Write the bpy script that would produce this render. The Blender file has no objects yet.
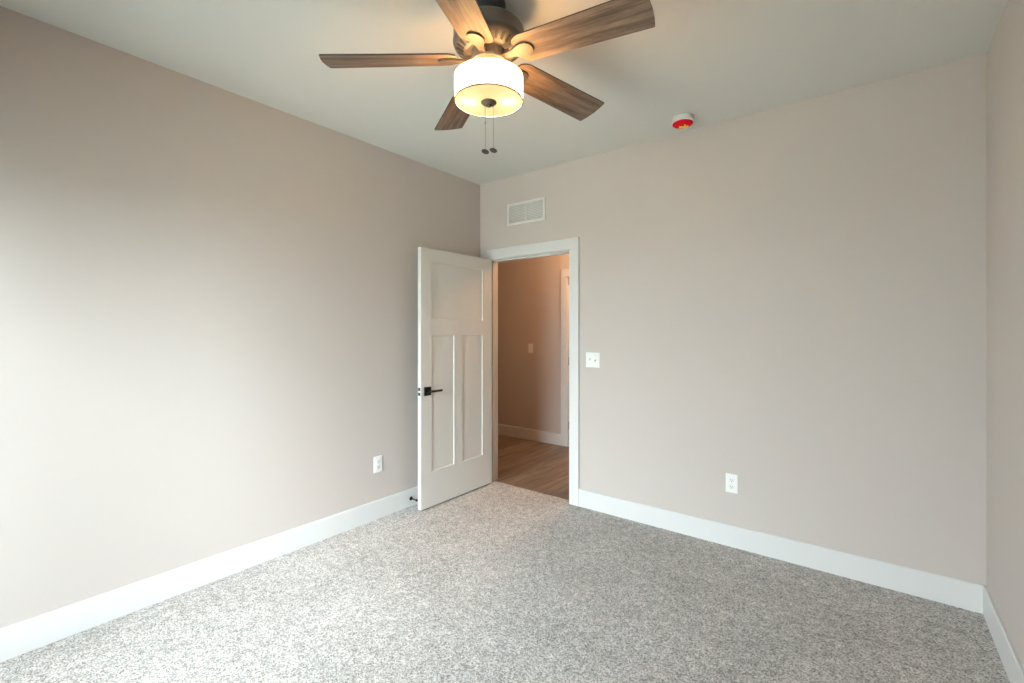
import bpy, bmesh, math
from math import sin, cos, pi, radians
from mathutils import Vector, Matrix

S = bpy.context.scene
COL = S.collection

# ------------------------------------------------------------------ camera
cd = bpy.data.cameras.new('camera')
cam = bpy.data.objects.new('camera', cd); COL.objects.link(cam)
cd.sensor_fit = 'HORIZONTAL'; cd.sensor_width = 36.0
cd.lens = 36.0 * 460.86 / 1024
cd.shift_y = -(341.5 - 331.3) / 1024.0
cd.clip_start = 0.02
cam.location = (0, 0, 1.379)
cam.rotation_euler = (radians(90), 0, radians(37.977))
S.camera = cam

# ------------------------------------------------------------------ light, exposure
S.view_settings.view_transform = 'Standard'
S.view_settings.look = 'None'
S.view_settings.gamma = 1.0
S.view_settings.exposure = -0.13
S.view_settings.use_curve_mapping = False
S.cycles.max_bounces = 14
S.cycles.diffuse_bounces = 10
S.cycles.glossy_bounces = 4
S.cycles.transparent_max_bounces = 8
S.cycles.sample_clamp_indirect = 6.0
S.cycles.caustics_reflective = False
S.cycles.caustics_refractive = False

SKY = 36.0
GLOW, SUN = 39.0, (.68, -.52, .58)
# overcast sky outside the window
W = bpy.data.worlds.new('sky'); S.world = W
W.use_nodes = True
bg = W.node_tree.nodes['Background']
_nt = W.node_tree                             # overcast: the zenith three times as bright as the horizon
_tc = _nt.nodes.new('ShaderNodeTexCoord'); _sx = _nt.nodes.new('ShaderNodeSeparateXYZ')
_nt.links.new(_tc.outputs['Generated'], _sx.inputs['Vector'])
_mr = _nt.nodes.new('ShaderNodeMapRange'); _nt.links.new(_sx.outputs['Z'], _mr.inputs['Value'])
_mr.inputs['From Min'].default_value = 0; _mr.inputs['From Max'].default_value = 1
_mr.inputs['To Min'].default_value = SKY * .7; _mr.inputs['To Max'].default_value = SKY * 1.3
# the sun behind thin cloud: a broad bright patch of sky
_vd = _nt.nodes.new('ShaderNodeVectorMath'); _vd.operation = 'DOT_PRODUCT'
_nt.links.new(_tc.outputs['Generated'], _vd.inputs[0]); _vd.inputs[1].default_value = Vector(SUN).normalized()
_mx = _nt.nodes.new('ShaderNodeMath'); _mx.operation = 'MAXIMUM'; _nt.links.new(_vd.outputs['Value'], _mx.inputs[0]); _mx.inputs[1].default_value = 0
_pw = _nt.nodes.new('ShaderNodeMath'); _pw.operation = 'POWER'; _nt.links.new(_mx.outputs[0], _pw.inputs[0]); _pw.inputs[1].default_value = 5
_ma = _nt.nodes.new('ShaderNodeMath'); _ma.operation = 'MULTIPLY_ADD'; _nt.links.new(_pw.outputs[0], _ma.inputs[0]); _ma.inputs[1].default_value = GLOW
_nt.links.new(_mr.outputs['Result'], _ma.inputs[2])
_nt.links.new(_ma.outputs[0], bg.inputs['Strength'])
bg.inputs['Color'].default_value = (0.87, 0.955, 1.045, 1)

# room numbers (metres)
XL, XR, YB, YF, H = -2.873, 0.4417, 3.200, -0.75, 2.74
HY = 4.760                                   # hall far wall
DX0, DX1, DZ = -2.762, -1.912, 2.028         # door opening
WX0, WX1, WZ0, WZ1 = -2.64, -1.10, 0.06, 2.10  # window opening in the wall behind the camera
WT = 0.115                                   # wall thickness

def lamp(name, kind, loc, energy, color, **kw):
    l = bpy.data.lights.new(name, kind); l.energy = energy; l.color = color
    for k, v in kw.items(): setattr(l, k, v)
    o = bpy.data.objects.new(name, l); COL.objects.link(o); o.location = loc
    return o

# sampling portal of the sky in the window opening
pl = lamp('window_portal', 'AREA', ((WX0 + WX1) / 2, YF - 0.10, (WZ0 + WZ1) / 2), 1, (1, 1, 1),
          shape='RECTANGLE', size=WX1 - WX0, size_y=WZ1 - WZ0)
pl.rotation_euler = (radians(90), 0, 0)
pl.data.cycles.is_portal = True
# warm ceiling lamp of the hall, out of view to the right of the door
lamp('hall_lamp', 'POINT', (-2.15, 4.32, 2.60), 58, (1.0, 0.53, 0.25), shadow_soft_size=0.10)

# ------------------------------------------------------------------ materials
def mat(name, color=(.8, .8, .8), rough=.5, metal=0.0, spec=0.5):
    m = bpy.data.materials.new(name); m.use_nodes = True
    b = m.node_tree.nodes['Principled BSDF']
    b.inputs['Base Color'].default_value = (*color, 1)
    b.inputs['Roughness'].default_value = rough
    b.inputs['Metallic'].default_value = metal
    b.inputs['Specular IOR Level'].default_value = spec
    return m

def N(m, t, **kw):
    n = m.node_tree.nodes.new(t)
    for k, v in kw.items(): setattr(n, k, v)
    return n
def LK(m, a, b): m.node_tree.links.new(a, b)
def coords(m, scale=(1, 1, 1)):
    tc = N(m, 'ShaderNodeTexCoord'); mp = N(m, 'ShaderNodeMapping')
    mp.inputs['Scale'].default_value = scale
    LK(m, tc.outputs['Object'], mp.inputs['Vector'])
    return mp.outputs['Vector']
def noise(m, vec, scale, detail=4, rough=.5):
    n = N(m, 'ShaderNodeTexNoise')
    n.inputs['Scale'].default_value = scale; n.inputs['Detail'].default_value = detail
    n.inputs['Roughness'].default_value = rough
    LK(m, vec, n.inputs['Vector']); return n
def ramp(m, fac, stops):
    r = N(m, 'ShaderNodeValToRGB'); e = r.color_ramp.elements
    while len(e) < len(stops): e.new(0.5)
    for el, (p, c) in zip(e, stops): el.position = p; el.color = (*c, 1)
    LK(m, fac, r.inputs['Fac']); return r.outputs['Color']
def mixc(m, a, b, fac, mode='MIX'):
    x = N(m, 'ShaderNodeMix', data_type='RGBA', blend_type=mode)
    if isinstance(fac, float): x.inputs['Factor'].default_value = fac
    else: LK(m, fac, x.inputs['Factor'])
    for s, v in ((6, a), (7, b)):
        if isinstance(v, tuple): x.inputs[s].default_value = (*v, 1)
        else: LK(m, v, x.inputs[s])
    return x.outputs[2]
def bump(m, h, strength, dist):
    b = N(m, 'ShaderNodeBump'); b.inputs['Strength'].default_value = strength
    b.inputs['Distance'].default_value = dist
    LK(m, h, b.inputs['Height'])
    LK(m, b.outputs['Normal'], m.node_tree.nodes['Principled BSDF'].inputs['Normal'])
def base(m): return m.node_tree.nodes['Principled BSDF'].inputs['Base Color']

def painted(name, col, rough, bscale=260, bstr=.06):
    m = mat(name, col, rough, spec=.3)
    v = coords(m)
    n = noise(m, v, bscale, 3); bump(m, n.outputs['Fac'], bstr, .002)
    n2 = noise(m, v, 1.3, 2)
    d = tuple(c * .975 for c in col)
    LK(m, mixc(m, col, d, n2.outputs['Fac']), base(m))
    return m

M_WALL = painted('beige_wall_paint', (0.545, 0.490, 0.458), .75)
M_CEIL = painted('ceiling_paint', (0.70, 0.70, 0.665), .9, 180, .1)
M_TRIM = painted('white_trim_paint', (0.675, 0.67, 0.66), .38, 90, .02)
M_DOOR = painted('white_door_paint', (0.66, 0.65, 0.615), .42, 90, .02)
M_PLATE = mat('white_plastic', (0.82, 0.82, 0.80), .35)
M_IVORY = mat('device_plastic', (0.78, 0.78, 0.765), .3)
M_SLOT = mat('slot_shade', (0.02, 0.02, 0.02), .6)  # near-black painted in for the shade inside slots and holes
M_BLACK = mat('black_metal', (0.012, 0.011, 0.011), .45, .6)
M_SCREW = mat('painted_screw', (0.62, 0.62, 0.60), .35, .3)
M_BRONZE = mat('bronze_metal', (0.110, 0.100, 0.096), .5, .2)
M_IRON = mat('dark_bronze_iron', (0.055, 0.043, 0.036), .5, .2)
M_FINIAL = mat('brown_bronze', (0.12, 0.082, 0.055), .5, .2)
M_CANOPY = mat('dark_canopy_metal', (0.02, 0.019, 0.02), .45, .4)
M_CHAIN = mat('chain_brass', (0.24, 0.18, 0.12), .4, .8)
M_PULL = mat('dark_wood_pull', (0.055, 0.04, 0.035), .5)
M_RED = mat('red_plastic_cover', (0.55, 0.002, 0.014), .7, spec=.1)
M_YEL = mat('yellow_tag', (0.80, 0.52, 0.04), .5)
M_DUCT = mat('vent_cavity', (0.42, 0.40, 0.38), .8)
M_VENT = painted('vent_enamel', (0.74, 0.72, 0.69), .45, 90, .02)
M_LATCH = mat('latch_metal', (0.02, 0.018, 0.017), .4, .7)
M_HINGE = mat('hinge_painted', (0.70, 0.67, 0.62), .4)

def carpet():
    m = mat('speckled_carpet', (.4, .4, .4), 1.0, spec=.05)
    v = coords(m)
    vo = N(m, 'ShaderNodeTexVoronoi'); vo.inputs['Scale'].default_value = 230
    vo.inputs['Randomness'].default_value = 1.0
    nw = noise(m, v, 60, 2)
    vm = N(m, 'ShaderNodeVectorMath', operation='MULTIPLY_ADD')
    LK(m, nw.outputs['Color'], vm.inputs[0]); vm.inputs[1].default_value = (.003, .003, .0); LK(m, v, vm.inputs[2])
    LK(m, vm.outputs['Vector'], vo.inputs['Vector'])
    sp = N(m, 'ShaderNodeSeparateColor'); LK(m, vo.outputs['Color'], sp.inputs['Color'])
    c1 = ramp(m, sp.outputs['Red'], [(0.0, (.20, .184, .170)), (.25, (.345, .325, .307)), (.55, (.515, .493, .474)), (.8, (.64, .62, .60)), (1.0, (.74, .72, .70))])
    n2 = noise(m, v, 22, 3, .6)
    c2 = ramp(m, n2.outputs['Fac'], [(.3, (.80, .80, .80)), (.7, (1.12, 1.12, 1.12))])
    c = mixc(m, c1, c2, 1.0, 'MULTIPLY')
    n3 = noise(m, v, 3.2, 2)
    c3 = ramp(m, n3.outputs['Fac'], [(.35, (.94, .94, .94)), (.65, (1.05, 1.05, 1.05))])
    LK(m, mixc(m, c, c3, 1.0, 'MULTIPLY'), base(m))
    nb = noise(m, v, 170, 3)
    ad = N(m, 'ShaderNodeMath', operation='ADD')
    LK(m, nb.outputs['Fac'], ad.inputs[0]); LK(m, n2.outputs['Fac'], ad.inputs[1])
    bump(m, ad.outputs[0], .35, .004)
    return m
M_CARPET = carpet()

def plank_floor():
    m = mat('wood_plank', (.3, .2, .1), .42)
    v = coords(m)
    rot = N(m, 'ShaderNodeMapping'); rot.inputs['Rotation'].default_value = (0, 0, radians(90)); LK(m, v, rot.inputs['Vector'])
    br = N(m, 'ShaderNodeTexBrick'); LK(m, rot.outputs['Vector'], br.inputs['Vector'])
    br.inputs['Scale'].default_value = 1.0; br.inputs['Brick Width'].default_value = 1.2
    br.inputs['Row Height'].default_value = .18; br.inputs['Mortar Size'].default_value = .0015
    br.offset = .37
    br.inputs['Color1'].default_value = (.0, 0, 0, 1); br.inputs['Color2'].default_value = (1, 1, 1, 1)
    br.inputs['Mortar'].default_value = (.1, .1, .1, 1)
    sep = N(m, 'ShaderNodeSeparateColor'); LK(m, br.outputs['Color'], sep.inputs['Color'])
    st = N(m, 'ShaderNodeMapping'); st.inputs['Scale'].default_value = (14, 1.1, 1); LK(m, v, st.inputs['Vector'])
    g = noise(m, st.outputs['Vector'], 2.2, 6, .6)
    gc = ramp(m, g.outputs['Fac'], [(.30, (.115, .080, .056)), (.5, (.20, .148, .108)), (.72, (.31, .245, .19))])
    pc = ramp(m, sep.outputs['Red'], [(0, (.72, .72, .74)), (1, (1.18, 1.15, 1.12))])
    c = mixc(m, gc, pc, 1.0, 'MULTIPLY')
    c = mixc(m, c, (.05, .03, .018), br.outputs['Fac'])
    LK(m, c, base(m))
    return m
M_PLANK = plank_floor()

def blade_wood():
    m = mat('weathered_oak', (.2, .13, .08), .55, spec=.3)
    tc = N(m, 'ShaderNodeTexCoord'); oi = N(m, 'ShaderNodeObjectInfo')
    ad = N(m, 'ShaderNodeVectorMath', operation='MULTIPLY_ADD')
    LK(m, oi.outputs['Random'], ad.inputs[0]); ad.inputs[1].default_value = (7, 5, 3); LK(m, tc.outputs['Object'], ad.inputs[2])
    mp = N(m, 'ShaderNodeMapping'); mp.inputs['Scale'].default_value = (2.2, 26, 6); LK(m, ad.outputs['Vector'], mp.inputs['Vector'])
    g = noise(m, mp.outputs['Vector'], 1.6, 7, .62)
    c1 = ramp(m, g.outputs['Fac'], [(.26, (.045, .030, .022)), (.44, (.115, .078, .055)), (.60, (.19, .132, .094)), (.80, (.26, .19, .14))])
    mp2 = N(m, 'ShaderNodeMapping'); mp2.inputs['Scale'].default_value = (9, 160, 6); LK(m, ad.outputs['Vector'], mp2.inputs['Vector'])
    g2 = noise(m, mp2.outputs['Vector'], 1.5, 3, .5)
    c2 = ramp(m, g2.outputs['Fac'], [(.3, (.72, .72, .72)), (.6, (1.1, 1.1, 1.1))])
    LK(m, mixc(m, c1, c2, 1.0, 'MULTIPLY'), base(m))
    bump(m, g2.outputs['Fac'], .15, .001)
    return m
M_BLADE = blade_wood()
M_BLADE_EDGE = mat('dark_blade_edge', (.035, .024, .018), .6)

def glow_glass(name, col, trans, estr, ecol):
    """frosted glass of the lamp: light from the bulbs inside comes through, plus the glow of the glass itself"""
    m = bpy.data.materials.new(name); m.use_nodes = True
    nt = m.node_tree; nt.nodes.remove(nt.nodes['Principled BSDF'])
    out = nt.nodes['Material Output']
    tr = N(m, 'ShaderNodeBsdfTranslucent'); tr.inputs['Color'].default_value = (*col, 1)
    df = N(m, 'ShaderNodeBsdfDiffuse'); df.inputs['Color'].default_value = (*col, 1)
    mx = N(m, 'ShaderNodeMixShader'); mx.inputs['Fac'].default_value = trans
    LK(m, df.outputs[0], mx.inputs[1]); LK(m, tr.outputs[0], mx.inputs[2])
    em = N(m, 'ShaderNodeEmission'); em.inputs['Color'].default_value = (*ecol, 1); em.inputs['Strength'].default_value = estr
    ad = N(m, 'ShaderNodeAddShader'); LK(m, mx.outputs[0], ad.inputs[0]); LK(m, em.outputs[0], ad.inputs[1])
    LK(m, ad.outputs[0], out.inputs['Surface'])
    return m
M_SHADE = glow_glass('lamp_shade_glass', (.85, .82, .74), .5, 17.0, (1.0, .55, .21))
M_DIFF = glow_glass('lamp_diffuser_glass', (.150, .168, .175), .36, .06, (1.0, .72, .38))

def pane_glass():
    m = bpy.data.materials.new('window_glass'); m.use_nodes = True
    nt = m.node_tree; nt.nodes.remove(nt.nodes['Principled BSDF'])
    t = N(m, 'ShaderNodeBsdfTransparent'); t.inputs['Color'].default_value = (.95, .98, .96, 1)
    g = N(m, 'ShaderNodeBsdfGlossy'); g.inputs['Roughness'].default_value = .02
    fr = N(m, 'ShaderNodeFresnel'); fr.inputs['IOR'].default_value = 1.45
    mx = N(m, 'ShaderNodeMixShader')
    LK(m, fr.outputs[0], mx.inputs['Fac']); LK(m, t.outputs[0], mx.inputs[1]); LK(m, g.outputs[0], mx.inputs[2])
    LK(m, mx.outputs[0], nt.nodes['Material Output'].inputs['Surface'])
    return m
M_GLASS = pane_glass()
def ground_mat():
    m = mat('dry_ground', (.4, .4, .35), 1.0, spec=.1)
    n = noise(m, coords(m), 3, 4)
    LK(m, ramp(m, n.outputs['Fac'], [(.3, (.56, .58, .52)), (.7, (.64, .66, .60))]), base(m))
    return m
M_GROUND = ground_mat()

# ------------------------------------------------------------------ mesh helpers
def box(bm, x0, x1, y0, y1, z0, z1, bev=0.0, seg=2):
    r = bmesh.ops.create_cube(bm, size=1.0)
    vs = r['verts']
    for v in vs:
        v.co = Vector(((x0 + x1) / 2 + v.co.x * (x1 - x0), (y0 + y1) / 2 + v.co.y * (y1 - y0), (z0 + z1) / 2 + v.co.z * (z1 - z0)))
    if bev:
        es = list({e for v in vs for e in v.link_edges})
        bmesh.ops.bevel(bm, geom=es, offset=bev, segments=seg, profile=.5, affect='EDGES')
def lathe(bm, prof, seg=64, cap0=False, cap1=False, origin=(0, 0, 0)):
    """profile of (radius, z) turned round the z axis; a radius of 0 closes to a point"""
    rings = []
    ox, oy, oz = origin
    for r, z in prof:
        if r < 1e-6: rings.append([bm.verts.new((ox, oy, oz + z))])
        else: rings.append([bm.verts.new((ox + r * cos(2 * pi * i / seg), oy + r * sin(2 * pi * i / seg), oz + z)) for i in range(seg)])
    for a, b in zip(rings, rings[1:]):
        for i in range(seg):
            j = (i + 1) % seg
            if len(a) == 1 and len(b) > 1: bm.faces.new((a[0], b[i], b[j]))
            elif len(b) == 1 and len(a) > 1: bm.faces.new((a[i], b[0], a[j]))
            elif len(a) > 1: bm.faces.new((a[i], b[i], b[j], a[j]))
    if cap0 and len(rings[0]) > 1: bm.faces.new(rings[0])
    if cap1 and len(rings[-1]) > 1: bm.faces.new(rings[-1])
def tube(bm, p0, p1, r, seg=12):
    p0, p1 = Vector(p0), Vector(p1); d = p1 - p0
    q = d.to_track_quat('Z', 'Y').to_matrix().to_4x4()
    bmesh.ops.create_cone(bm, cap_ends=True, segments=seg, radius1=r, radius2=r, depth=d.length,
                          matrix=Matrix.Translation((p0 + p1) / 2) @ q)
def prism(bm, pts, z0, z1):
    lo = [bm.verts.new((x, y, z0)) for x, y in pts]; hi = [bm.verts.new((x, y, z1)) for x, y in pts]
    bm.faces.new(lo[::-1]); bm.faces.new(hi)
    n = len(pts)
    for i in range(n):
        j = (i + 1) % n; bm.faces.new((lo[i], lo[j], hi[j], hi[i]))
def rounded(pts_r, seg=5):
    """polygon with rounded corners: list of (x, y, radius)"""
    out = []; n = len(pts_r)
    for i in range(n):
        x, y, r = pts_r[i]
        p = Vector((x, y)); a = Vector(pts_r[i - 1][:2]); b = Vector(pts_r[(i + 1) % n][:2])
        if r <= 0: out.append((x, y)); continue
        da, db = (a - p).normalized(), (b - p).normalized()
        s, e = p + da * r, p + db * r
        for k in range(seg + 1):
            t = k / seg; q = s * (1 - t) ** 2 + p * 2 * t * (1 - t) + e * t * t
            out.append((q.x, q.y))
    return out
def obj(name, bm, m, parent=None, loc=(0, 0, 0), smooth=False, rot=None):
    bmesh.ops.recalc_face_normals(bm, faces=bm.faces[:])
    me = bpy.data.meshes.new(name); bm.to_mesh(me); bm.free()
    for x in (m if isinstance(m, (list, tuple)) else [m]): me.materials.append(x)
    if smooth:
        me.shade_smooth()
        for p in me.polygons: p.use_smooth = True
        try: me.set_sharp_from_angle(angle=radians(35))
        except Exception: pass
    o = bpy.data.objects.new(name, me); COL.objects.link(o)
    o.location = loc
    if rot: o.rotation_euler = rot
    if parent: o.parent = parent
    return o
def B(*boxes, bev=0.0):
    bm = bmesh.new()
    for b in boxes: box(bm, *b, bev=bev)
    return bm
def tag(o, label=None, cat=None, group=None, kind=None):
    if label: o['label'] = label
    if cat: o['category'] = cat
    if group: o['group'] = group
    if kind: o['kind'] = kind
    return o
def thing(name, label, cat, loc=(0, 0, 0), rot=(0, 0, 0), group=None, kind=None):
    o = bpy.data.objects.new(name, None); COL.objects.link(o)
    o.empty_display_size = .05; o.location = loc; o.rotation_euler = rot
    return tag(o, label, cat, group, kind)
def struct(name, bm, m, label, cat, parent=None, smooth=False):
    return tag(obj(name, bm, m, parent, smooth=smooth), label, cat, kind='structure')

# ------------------------------------------------------------------ the setting: bedroom shell
E = WT
YC = YB + 0.052                               # carpet ends under the closed door
fb = B((XL - E, XR + E, YF - E, YB, -.10, 0.0)); box(fb, DX0, DX1, YB, YC, -.10, 0.0)
struct('floor', fb, M_CARPET, 'grey speckled carpet covering the bedroom floor', 'carpet floor')
struct('ceiling', B((XL - E, XR + E, YF - E, YB + E, H, H + .12)), M_CEIL, 'flat pale painted ceiling above the fan', 'ceiling')
struct('wall_left', B((XL - E, XL, YF - E, YB, 0, H)), M_WALL, 'beige side wall lit by the window, behind the open door', 'wall')
struct('wall_right', B((XR, XR + E, YF - E, YB + E, 0, H)), M_WALL, 'narrow strip of beige wall at the right edge of the photo', 'wall')
RX0, RX1, RZ = DX0 - .02, DX1 + .02, DZ + .02  # rough opening behind the jamb
struct('wall_back', B((XL - E, RX0, YB, YB + E, 0, H), (RX1, XR, YB, YB + E, 0, H), (RX0, RX1, YB, YB + E, RZ, H)), M_WALL,
       'beige wall with the doorway, the vent and the light switch', 'wall')
struct('wall_front', B((XL, WX0, YF - E, YF, 0, H), (WX1, XR, YF - E, YF, 0, H), (WX0, WX1, YF - E, YF, 0, WZ0), (WX0, WX1, YF - E, YF, WZ1, H)),
       M_WALL, 'beige wall with the window, behind the camera', 'wall')

# baseboards: face, eased top edge
BH, BT = .137, .014
def baseboard(name, pts, label):
    """pts: two points along the wall and the direction to the room"""
    (ax, ay), (bx, by), (nx, ny) = pts
    prof = [(0, 0), (BT, 0), (BT, BH - .005), (BT - .0045, BH), (0, BH)]
    bm = bmesh.new(); rings = []
    for px, py in ((ax, ay), (bx, by)):
        rings.append([bm.verts.new((px + nx * d, py + ny * d, z)) for d, z in prof])
    n = len(prof)
    for i in range(n):
        j = (i + 1) % n; bm.faces.new((rings[0][i], rings[0][j], rings[1][j], rings[1][i]))
    bm.faces.new(rings[0]); bm.faces.new(rings[1][::-1])
    return struct(name, bm, M_TRIM, label, 'baseboard')
CW, CT = .085, .018                           # door casing
baseboard('baseboard_left', ((XL, YF), (XL, YB), (1, 0)), 'white baseboard along the left wall')
baseboard('baseboard_back', ((DX1 + CW + .006, YB), (XR, YB), (0, -1)), 'white baseboard between the doorway and the right corner')
baseboard('baseboard_right', ((XR, YF), (XR, YB), (-1, 0)), 'white baseboard running out of the photo at lower right')
baseboard('baseboard_front', ((WX1 + CW + .03, YF), (XR, YF), (0, 1)), 'white baseboard beside the tall window, behind the camera')

# door frame: jambs with stop, flat casing on both faces
def door_frame(name, x0, x1, z, yf, yb, label, stop_y, sides=(1, 1)):
    bm = bmesh.new(); jt = .019
    box(bm, x0 - jt, x0, yf, yb, 0, z + jt); box(bm, x1, x1 + jt, yf, yb, 0, z + jt); box(bm, x0, x1, yf, yb, z, z + jt)
    s0, s1 = stop_y
    box(bm, x0, x0 + .011, s0, s1, 0, z); box(bm, x1 - .011, x1, s0, s1, 0, z); box(bm, x0 + .011, x1 - .011, s0, s1, z - .011, z)
    for side, y0, y1 in ((sides[0], yf - CT, yf), (sides[1], yb, yb + CT)):
        if not side: continue
        i0, i1, iz = x0 - .006, x1 + .006, z + .006
        box(bm, i0 - CW, i0, y0, y1, 0, iz, .0015, 1); box(bm, i1, i1 + CW, y0, y1, 0, iz, .0015, 1)
        box(bm, i0 - CW, i1 + CW, y0, y1, iz, iz + CW + .004, .0015, 1)
    return struct(name, bm, M_TRIM, label, 'door frame')
door_frame('trim_1', DX0, DX1, DZ, YB, YB + E, 'white flat casing and jamb around the open bedroom doorway', (YB + .040, YB + .075))

# ------------------------------------------------------------------ the hall beyond the doorway
HX0, HX1 = -5.6, 0.55
struct('floor_hall', B((HX0, HX1, YB + E, HY + E, -.10, -.001), (DX0, DX1, YC, YB + E, -.10, -.001)), M_PLANK, 'brown wood plank floor of the hall beyond the doorway', 'wood floor')
struct('ceiling_hall', B((HX0 - E, HX1 + E, YB + E, HY + E, H, H + .12)), M_CEIL, 'ceiling of the hall beyond the doorway', 'ceiling')
HDX0, HDX1 = -2.866, -2.04
struct('wall_hall', B((HX0, HDX0 - .02, HY, HY + E, 0, H), (HDX1 + .02, HX1, HY, HY + E, 0, H), (HDX0 - .02, HDX1 + .02, HY, HY + E, DZ + .02, H)), M_WALL,
       'beige hall wall seen through the doorway', 'wall')
struct('wall_hall_end', B((HX0 - E, HX0, YB + E, HY + E, 0, H), (HX0, XL - E, YB + .0, YB + E, 0, H)), M_WALL, 'beige end wall of the hall, hidden from the camera', 'wall')
struct('wall_hall_right', B((HX1, HX1 + E, YB + E, HY + E, 0, H)), M_WALL, 'beige wall closing the hall on the right', 'wall')
baseboard('baseboard_hall', ((HX0, HY), (HDX0 - .006 - CW, HY), (0, -1)), 'white baseboard on the hall wall seen through the doorway')
door_frame('trim_2', HDX0, HDX1, DZ, HY, HY + E, 'white casing at the right edge of the hall view', (HY + .070, HY + .105), (1, 0))
# the closed door in that frame, opening towards the hall: hinges show on the left
dh = struct('door_2', B((HDX0 + .003, HDX1 - .003, HY + .030, HY + .066, .01, DZ - .003), bev=.001), M_DOOR, 'white door standing in the far side of the hall, only its edge showing', 'door')
for z in (.25, 1.02, 1.985):
    bm = bmesh.new(); tube(bm, (HDX0 + .004, HY - .004 + .026, z - .045), (HDX0 + .004, HY + .022, z + .045), .008)
    obj('hinge', bm, M_BLACK, dh)

# ------------------------------------------------------------------ window behind the camera
win = struct('window_1', B((WX0, WX1, YF - E, YF - .02, WZ0, WZ0 + .05), (WX0, WX1, YF - E, YF - .02, WZ1 - .05, WZ1),
                           (WX0, WX0 + .05, YF - E, YF - .02, WZ0 + .05, WZ1 - .05), (WX1 - .05, WX1, YF - E, YF - .02, WZ0 + .05, WZ1 - .05),
                           ((WX0 + WX1) / 2 - .03, (WX0 + WX1) / 2 + .03, YF - E, YF - .02, WZ0 + .05, WZ1 - .05)), M_TRIM,
             'tall white framed window reaching the floor, in the wall behind the camera', 'window')
mid = (WX0 + WX1) / 2
for a, b in ((WX0 + .05, mid - .03), (mid + .03, WX1 - .05)):
    obj('pane', B((a, b, YF - .062, YF - .058, WZ0 + .05, WZ1 - .05)), M_GLASS, win)
struct('trim_3', B((WX0 - CW, WX0, YF, YF + CT, 0, WZ1), (WX1, WX1 + CW, YF, YF + CT, 0, WZ1), (WX0 - CW, WX1 + CW, YF, YF + CT, WZ1, WZ1 + CW),
                   (WX0, WX1, YF, YF + CT, 0, WZ0)), M_TRIM, 'white casing around the window behind the camera', 'window trim')
struct('ground', B((-40, 40, -60, YF - E - .02, -.7, -.6)), M_GROUND, 'pale open ground outside the window behind the camera', 'ground')

# ------------------------------------------------------------------ the open bedroom door (three-panel craftsman)
LX0, LX1 = -2.745, -2.709                     # leaf thickness
LY0, LY1, LZ0, LZ1 = 2.343, 3.170, .012, 2.024
PANELS = [(2.453, 3.048, 1.474, 1.921), (2.453, 2.698, .285, 1.344), (2.796, 3.048, .285, 1.344)]
def door_leaf():
    """front and back faces with three recessed flat panels and sloped sticking"""
    bm = bmesh.new()
    ys = sorted({LY0, LY1} | {v for p in PANELS for v in p[:2]})
    zs = sorted({LZ0, LZ1} | {v for p in PANELS for v in p[2:]})
    def inpanel(y, z): return any(a < y < b and c < z < d for a, b, c, d in PANELS)
    for X, s in ((LX1, 1), (LX0, -1)):
        for y0, y1 in zip(ys, ys[1:]):
            for z0, z1 in zip(zs, zs[1:]):
                if inpanel((y0 + y1) / 2, (z0 + z1) / 2): continue
                bm.faces.new([bm.verts.new(q) for q in ((X, y0, z0), (X, y1, z0), (X, y1, z1), (X, y0, z1))])
        dpt, sl = .0075, .003
        for a, b, c, d in PANELS:
            o = [(X, a, c), (X, b, c), (X, b, d), (X, a, d)]
            i = [(X - s * dpt, a + sl, c + sl), (X - s * dpt, b - sl, c + sl), (X - s * dpt, b - sl, d - sl), (X - s * dpt, a + sl, d - sl)]
            ov = [bm.verts.new(q) for q in o]; iv = [bm.verts.new(q) for q in i]
            for k in range(4):
                j = (k + 1) % 4; bm.faces.new((ov[k], ov[j], iv[j], iv[k]))
            bm.faces.new(iv)
    for y in (LY0, LY1):
        bm.faces.new([bm.verts.new(q) for q in ((LX0, y, LZ0), (LX1, y, LZ0), (LX1, y, LZ1), (LX0, y, LZ1))])
    for z in (LZ0, LZ1):
        bm.faces.new([bm.verts.new(q) for q in ((LX0, LY0, z), (LX1, LY0, z), (LX1, LY1, z), (LX0, LY1, z))])
    bmesh.ops.remove_doubles(bm, verts=bm.verts[:], dist=1e-5)
    return bm
door = struct('door_1', door_leaf(), M_DOOR, 'white three-panel door standing open against the left wall', 'door')
HYc, HZc = 2.405, .916
for s, X in ((1, LX1), (-1, LX0)):
    hd = obj('handle', B((min(X, X + s * .010), max(X, X + s * .010), HYc - .033, HYc + .033, HZc - .033, HZc + .033), bev=.0015), M_BLACK, door)
    tag(hd, 'square black rosette of the door handle')
    bm = bmesh.new()
    tube(bm, (X + s * .010, HYc, HZc), (X + s * .050, HYc, HZc), .010, 20)
    x0, x1 = sorted((X + s * .040, X + s * .052))
    box(bm, x0, x1, HYc - .010, HYc + .115, HZc - .008, HZc + .008, .002)
    tag(obj('lever', bm, M_BLACK, hd, smooth=False), 'straight black lever')
lp = obj('latch_plate', B((LX0 + .006, LX1 - .006, LY0 - .0012, LY0 + .001, HZc - .029, HZc + .029)), M_TRIM, door)
for dz in (.019, -.019):
    obj('latch_bolt' if dz < 0 else 'latch_screw', B((LX0 + .007, LX1 - .007, LY0 - .004, LY0, HZc + dz - .012, HZc + dz + .012), bev=.002), M_LATCH, lp)
for z in (.24, 1.02, 1.80):
    bm = bmesh.new()
    tube(bm, (LX0 - .006, LY1 + .004, z - .045), (LX0 - .006, LY1 + .004, z + .045), .007)
    box(bm, LX0 + .002, LX1 - .004, LY1, LY1 + .002, z - .045, z + .045)
    tag(obj('hinge', bm, M_HINGE, door), 'pale hinge on the back edge')

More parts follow.
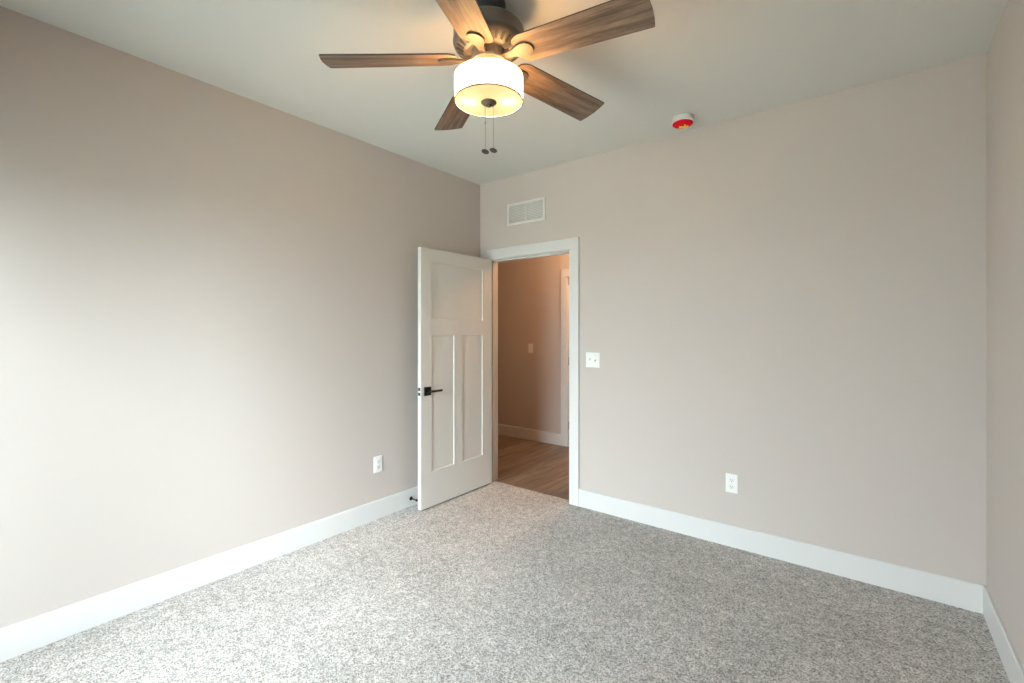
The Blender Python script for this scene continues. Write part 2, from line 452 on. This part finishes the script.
# rigid door stop screwed to the left baseboard
ds = thing('door_stop', 'small black door stop on the left baseboard beside the open door', 'door stop', (XL + BT, 2.370, .064))
bm = bmesh.new(); lathe(bm, [(.0, 0), (.015, 0), (.015, .003), (.009, .008), (.0, .008)], 24)
obj('mounting_flange', bm, M_BLACK, ds, rot=(0, radians(90), 0), smooth=True)
bm = bmesh.new(); lathe(bm, [(.0, .006), (.0045, .006), (.0045, .062), (.0, .062)], 16)
obj('rod', bm, M_BLACK, ds, rot=(0, radians(90), 0), smooth=True)
bm = bmesh.new(); lathe(bm, [(.0, .062), (.008, .062), (.009, .066), (.009, .074), (.006, .078), (.0, .078)], 24)
obj('rubber_tip', bm, M_BLACK, ds, rot=(0, radians(90), 0), smooth=True)

# ------------------------------------------------------------------ wall plates
# built facing -y (their own y = 0 lies on the wall)
def outlet(label, loc, rotz, group):
    t = thing('wall_outlet', label, 'outlet', loc, (0, 0, rotz), group)
    obj('cover_plate', B((-.0365, .0365, -.006, 0, -.060, .060), bev=.0025), M_PLATE, t)
    for s in (1, -1):
        bm = bmesh.new()
        prism(bm, rounded([(-.0165, -.0135, .006), (.0165, -.0135, .006), (.0165, .0135, .006), (-.0165, .0135, .006)]), 0, .003)
        r = obj('receptacle', bm, M_IVORY, t, (0, -.006, s * .0205), rot=(radians(90), 0, 0))
        for sx, w in ((-.0065, .0025), (.0065, .0025)):
            obj('slot', B((sx - w / 2, sx + w / 2, -.002, .0065, .0030, .0034)), M_SLOT, r)
        bm = bmesh.new(); lathe(bm, [(0, .0030), (.0028, .0030), (.0028, .0034), (0, .0034)], 16, origin=(0, -.0075, 0))
        obj('ground_hole', bm, M_SLOT, r)
    bm = bmesh.new(); lathe(bm, [(0, 0), (.003, 0), (.0025, .0012), (0, .0016)], 16)
    obj('screw', bm, M_SCREW, t, (0, -.006, 0), rot=(radians(90), 0, 0))
    return t
outlet('white duplex outlet low on the wall to the right of the doorway', (-.708, YB, .404), 0, None)
outlet('white duplex outlet low on the left wall beside the open door', (XL, 2.071, .400), radians(90), None)

def switch(label, loc, gangs, w, hgt=.118):
    t = thing('light_switch', label, 'light switch', loc)
    obj('cover_plate', B((-w / 2, w / 2, -.006, 0, -hgt / 2, hgt / 2), bev=.0025), M_PLATE, t)
    for g in range(gangs):
        x = (g - (gangs - 1) / 2) * .046
        b = obj('toggle_collar', B((x - .0055, x + .0055, -.0075, -.006, -.0125, .0125)), M_IVORY, t)
        bm = bmesh.new(); box(bm, -.0042, .0042, -.016, .002, -.0045, .0045, .001)
        up = 1 if g == 0 else -1
        obj('toggle', bm, M_IVORY, b, (x, -.008, up * .003), rot=(radians(-28 * up), 0, 0))
        for s in (1, -1):
            bm = bmesh.new(); lathe(bm, [(0, 0), (.003, 0), (.0025, .0012), (0, .0016)], 16)
            obj('screw', bm, M_SCREW, t, (x, -.006, s * .030), rot=(radians(90), 0, 0))
    return t
switch('white double toggle switch plate on the wall right of the door casing', (-1.702, YB, 1.158), 2, .120)
switch('narrow single switch plate on the hall wall seen through the doorway', (-3.414, HY, 1.164), 1, .074)

# ------------------------------------------------------------------ return-air vent above the door
VX0, VX1, VZ0, VZ1 = -2.543, -2.146, 2.309, 2.499
vt = thing('air_vent', 'white rectangular two-section air vent high above the doorway', 'vent', ((VX0 + VX1) / 2, YB, (VZ0 + VZ1) / 2))
vw, vh, fr = (VX1 - VX0) / 2, (VZ1 - VZ0) / 2, .021
obj('backing', B((-vw + fr, vw - fr, -.0015, 0, -vh + fr, vh - fr)), M_DUCT, vt)
obj('frame', B((-vw, -vw + fr, -.010, 0, -vh, vh), (vw - fr, vw, -.010, 0, -vh, vh), (-vw + fr, vw - fr, -.010, 0, vh - fr, vh), (-vw + fr, vw - fr, -.010, 0, -vh, -vh + fr), bev=.002), M_VENT, vt)
obj('divider', B((-.006, .006, -.010, -.001, -vh + fr, vh - fr)), M_VENT, vt)
for a, b in ((-vw + fr, -.006), (.006, vw - fr)):
    n = 11
    for i in range(n):
        z = -vh + fr + (2 * vh - 2 * fr) * (i + .5) / n
        bm = bmesh.new(); box(bm, a + .0005, b - .0005, -.0058, .0058, -.0006, .0006)
        obj('louver', bm, M_VENT, vt, (0, -.0062, z), rot=(radians(-34), 0, 0))
for sx in (-1, 1):
    bm = bmesh.new(); lathe(bm, [(0, 0), (.004, 0), (.003, .0015), (0, .002)], 16)
    obj('screw', bm, M_SCREW, vt, (sx * (vw - fr / 2), -.010, 0), rot=(radians(90), 0, 0))

# ------------------------------------------------------------------ smoke alarm with its red dust cover
sm = thing('smoke_alarm', 'round white smoke alarm with a red cover on the ceiling near the back wall', 'smoke alarm', (-.950, 2.985, H))
bm = bmesh.new(); lathe(bm, [(0, 0), (.064, 0), (.066, -.006), (.068, -.020), (.067, -.032), (.062, -.037), (.0, -.037)], 56)
obj('body', bm, M_PLATE, sm, smooth=True)
bm = bmesh.new(); lathe(bm, [(.0, -.0365), (.0625, -.0365), (.0625, -.040), (.056, -.046), (.030, -.049), (0, -.050)], 56)
rc = tag(obj('dust_cover', bm, M_RED, sm, smooth=True), 'red plastic dust cover')
bm = bmesh.new(); box(bm, -.034, .022, -.016, .016, -.0008, .0008)
tag(obj('warning_tag', bm, M_YEL, rc, (.004, .026, -.0498), rot=(radians(-5), 0, radians(28))), 'yellow paper tag')
bm = bmesh.new(); box(bm, -.003, .003, -.014, .014, -.0008, .0008)
obj('pull_tab', bm, M_YEL, rc, (.012, .002, -.0505), rot=(0, 0, radians(36)))

# ------------------------------------------------------------------ ceiling fan
FZ = H
fan = thing('ceiling_fan', 'five-blade ceiling fan with wood blades, bronze motor and lit drum lamp', 'ceiling fan', (-1.2564, 1.4525, FZ))
def z(a): return a - FZ                      # world height to fan height
bm = bmesh.new(); lathe(bm, [(0, 0), (.070, 0), (.071, -.015), (.064, -.052), (.056, z(2.674)), (.0, z(2.674))], 56)
obj('canopy', bm, M_CANOPY, fan, smooth=True)
bm = bmesh.new(); lathe(bm, [(0, z(2.680)), (.020, z(2.680)), (.020, z(2.660)), (.026, z(2.656)), (.026, z(2.642)), (0, z(2.642))], 32)
obj('neck', bm, M_CANOPY, fan, smooth=True)
bm = bmesh.new()
lathe(bm, [(0, z(2.650)), (.060, z(2.650)), (.110, z(2.646)), (.134, z(2.640)), (.143, z(2.631)), (.146, z(2.620)), (.146, z(2.583)), (.148, z(2.580)), (.148, z(2.573)),
           (.146, z(2.567)), (.140, z(2.557)), (.098, z(2.5325)), (.092, z(2.531)), (.090, z(2.538)), (0, z(2.538))], 80)
mh = obj('motor_housing', bm, M_BRONZE, fan, smooth=True)
# vent slots in the lower bowl of the housing: raised dark strips, the shade of openings painted in
for k in range(28):
    a = 2 * pi * k / 28 + .07
    bm = bmesh.new()
    prism(bm, rounded([(-.0165, -.0055, .0053), (.0165, -.0055, .0053), (.0165, .0055, .0053), (-.0165, .0055, .0053)], 3), -.0008, .0008)
    bmesh.ops.rotate(bm, verts=bm.verts[:], cent=(0, 0, 0), matrix=Matrix.Rotation(-radians(30.3), 3, 'Y'))
    bmesh.ops.translate(bm, verts=bm.verts[:], vec=(.1189, 0, z(2.5438)))
    bmesh.ops.rotate(bm, verts=bm.verts[:], cent=(0, 0, 0), matrix=Matrix.Rotation(a, 3, 'Z'))
    obj('vent_slot', bm, M_SLOT, mh)
bm = bmesh.new(); lathe(bm, [(0, z(2.537)), (.072, z(2.537)), (.072, z(2.503)), (.078, z(2.500)), (.078, z(2.488)), (.070, z(2.484)), (0, z(2.484))], 56)
obj('flywheel', bm, M_BRONZE, fan, smooth=True)
bm = bmesh.new(); lathe(bm, [(0, z(2.486)), (.060, z(2.486)), (.062, z(2.470)), (.062, z(2.445)), (.070, z(2.440)), (.070, z(2.430)), (0, z(2.430))], 56)
sh = obj('switch_housing', bm, M_BRONZE, fan, smooth=True)

# blades
PH0, PITCH, DROOP = 3.8825, -.2251, .0472
R0, R1 = .135, .664
def width(r): return .1349 + (.1595 - .1349) * r / .66
def blade_bm():
    pts = [(R0, -.050, .012), (R0 + .026, -width(R0) / 2, .018), (R1, -width(R1) / 2, .004)]
    pts += [(R1 + .006, -.048, .010), (R1 + .010, .0, .014), (R1 + .006, .048, .010), (R1, width(R1) / 2, .003)]
    pts += [(R0 + .026, width(R0) / 2, .018), (R0, .050, .012)]
    bm = bmesh.new(); prism(bm, rounded(pts), -.003, .003)
    for f in bm.faces:
        if abs(f.normal.z) < .5 and len(f.verts) == 4: f.material_index = 1
    return bm
def iron_bm():
    bm = bmesh.new()
    # arm from the flywheel, widening to a rounded shield under the blade root
    pts = [(.060, -.014), (.095, -.013), (.125, -.018), (.150, -.030), (.172, -.034), (.190, -.031), (.203, -.022), (.209, -.010), (.210, 0)]
    pts = pts + [(x, -y) for x, y in pts[-2::-1]]
    prism(bm, pts, -.011, -.003)
    box(bm, .058, .100, -.012, .012, -.006, .012, .002)
    return bm
blades = []
for k in range(5):
    a = PH0 - k * 2 * pi / 5
    if k == 0:
        bm = blade_bm(); bm.normal_update()
        for f in bm.faces:
            f.material_index = 0 if len(f.verts) > 4 else 1
        b = obj('fan_blade', bm, [M_BLADE, M_BLADE_EDGE], fan)
        ir = obj('blade_iron', iron_bm(), M_IRON, b)
        proto = (b, ir)
    else:
        b = proto[0].copy(); COL.objects.link(b); b.parent = fan
        ir = proto[1].copy(); COL.objects.link(ir); ir.parent = b
    b.matrix_local = Matrix.Translation((0, 0, z(2.5121))) @ Matrix.Rotation(.0248, 4, 'X') @ Matrix.Rotation(.0046, 4, 'Y') @ Matrix.Rotation(a, 4, 'Z') @ Matrix.Rotation(DROOP, 4, 'Y') @ Matrix.Rotation(PITCH, 4, 'X')
    blades.append(b)

# lamp kit
bm = bmesh.new(); lathe(bm, [(0, z(2.431)), (.074, z(2.431)), (.074, z(2.428)), (0, z(2.428))], 64)
obj('uplight_baffle', bm, M_BRONZE, fan, smooth=True)  # unseen disc added to hold back the bulbs' upward light
RS, ZT, ZB = .1415, z(2.434), z(2.335)
bm = bmesh.new(); lathe(bm, [(RS - .004, ZT), (RS, ZT), (RS, ZB), (RS - .004, ZB), (RS - .004, ZT)], 96)
obj('lamp_shade', bm, M_SHADE, fan, smooth=True)
tag(fan.children[-1], 'glowing white drum shade') if fan.children else None
bm = bmesh.new(); lathe(bm, [(RS - .0035, ZB + .003), (RS - .0035, ZB + .0005), (.10, ZB - .001), (.05, ZB - .0025), (.005, ZB - .0028)], 96)
tag(obj('diffuser', bm, M_DIFF, fan, smooth=True), 'round glowing glass under the drum shade')
bm = bmesh.new(); lathe(bm, [(RS - .0030, ZB + .001), (RS + .0012, ZB + .0015), (RS + .0012, ZB - .0030), (RS - .0030, ZB - .0030), (RS - .0030, ZB + .001)], 96)
obj('shade_rim', bm, M_BRONZE, fan, smooth=True)
bm = bmesh.new(); lathe(bm, [(0, z(2.432)), (.006, z(2.432)), (.006, ZB - .004), (0, ZB - .004)], 16)
obj('lamp_stem', bm, M_BRONZE, fan, smooth=True)
bm = bmesh.new(); lathe(bm, [(0, ZB - .002), (.032, ZB - .002), (.033, ZB - .006), (.026, ZB - .012), (.010, ZB - .014), (.008, ZB - .020), (.004, ZB - .025), (0, ZB - .026)], 40)
obj('finial', bm, M_FINIAL, fan, smooth=True)
fd = Vector((-sin(.66283), cos(.66283), 0))
rt = Vector((cos(.66283), sin(.66283), 0))    # along the back of the photo
for dx, ln, tilt in ((-.0145, .196, 14), (.0190, .191, 18)):
    top = rt * dx; zt = ZB - .008; zb = zt - ln
    bm = bmesh.new(); tube(bm, (top.x, top.y, zt), (top.x, top.y, zb), .0008, 8)
    if dx < 0:
        lathe(bm, [(0, .0045), (.0022, .003), (.0026, 0), (.0022, -.003), (0, -.0045)], 12, origin=(top.x, top.y, zt - .080))
    ch = obj('pull_chain', bm, M_CHAIN, fan, smooth=True)
    bm = bmesh.new(); lathe(bm, [(0, .0045), (.010, .004), (.0155, .0015), (.0165, -.0005), (.0145, -.003), (.008, -.0045), (0, -.005)], 32)
    obj('pull_disc', bm, M_PULL, ch, (top.x, top.y, zb - .004), smooth=True, rot=Vector((0, 0, 1)).rotation_difference(Vector((0, 0, 1)) + fd * .18 + rt * .22).to_euler())
# the two bulbs in the drum
for dx in (-.08, .08):
    p = rt * dx
    o = lamp('fan_bulb', 'POINT', (p.x, p.y, ZB + .028), 4.4, (1.0, .56, .22), shadow_soft_size=.022)
    o.parent = fan
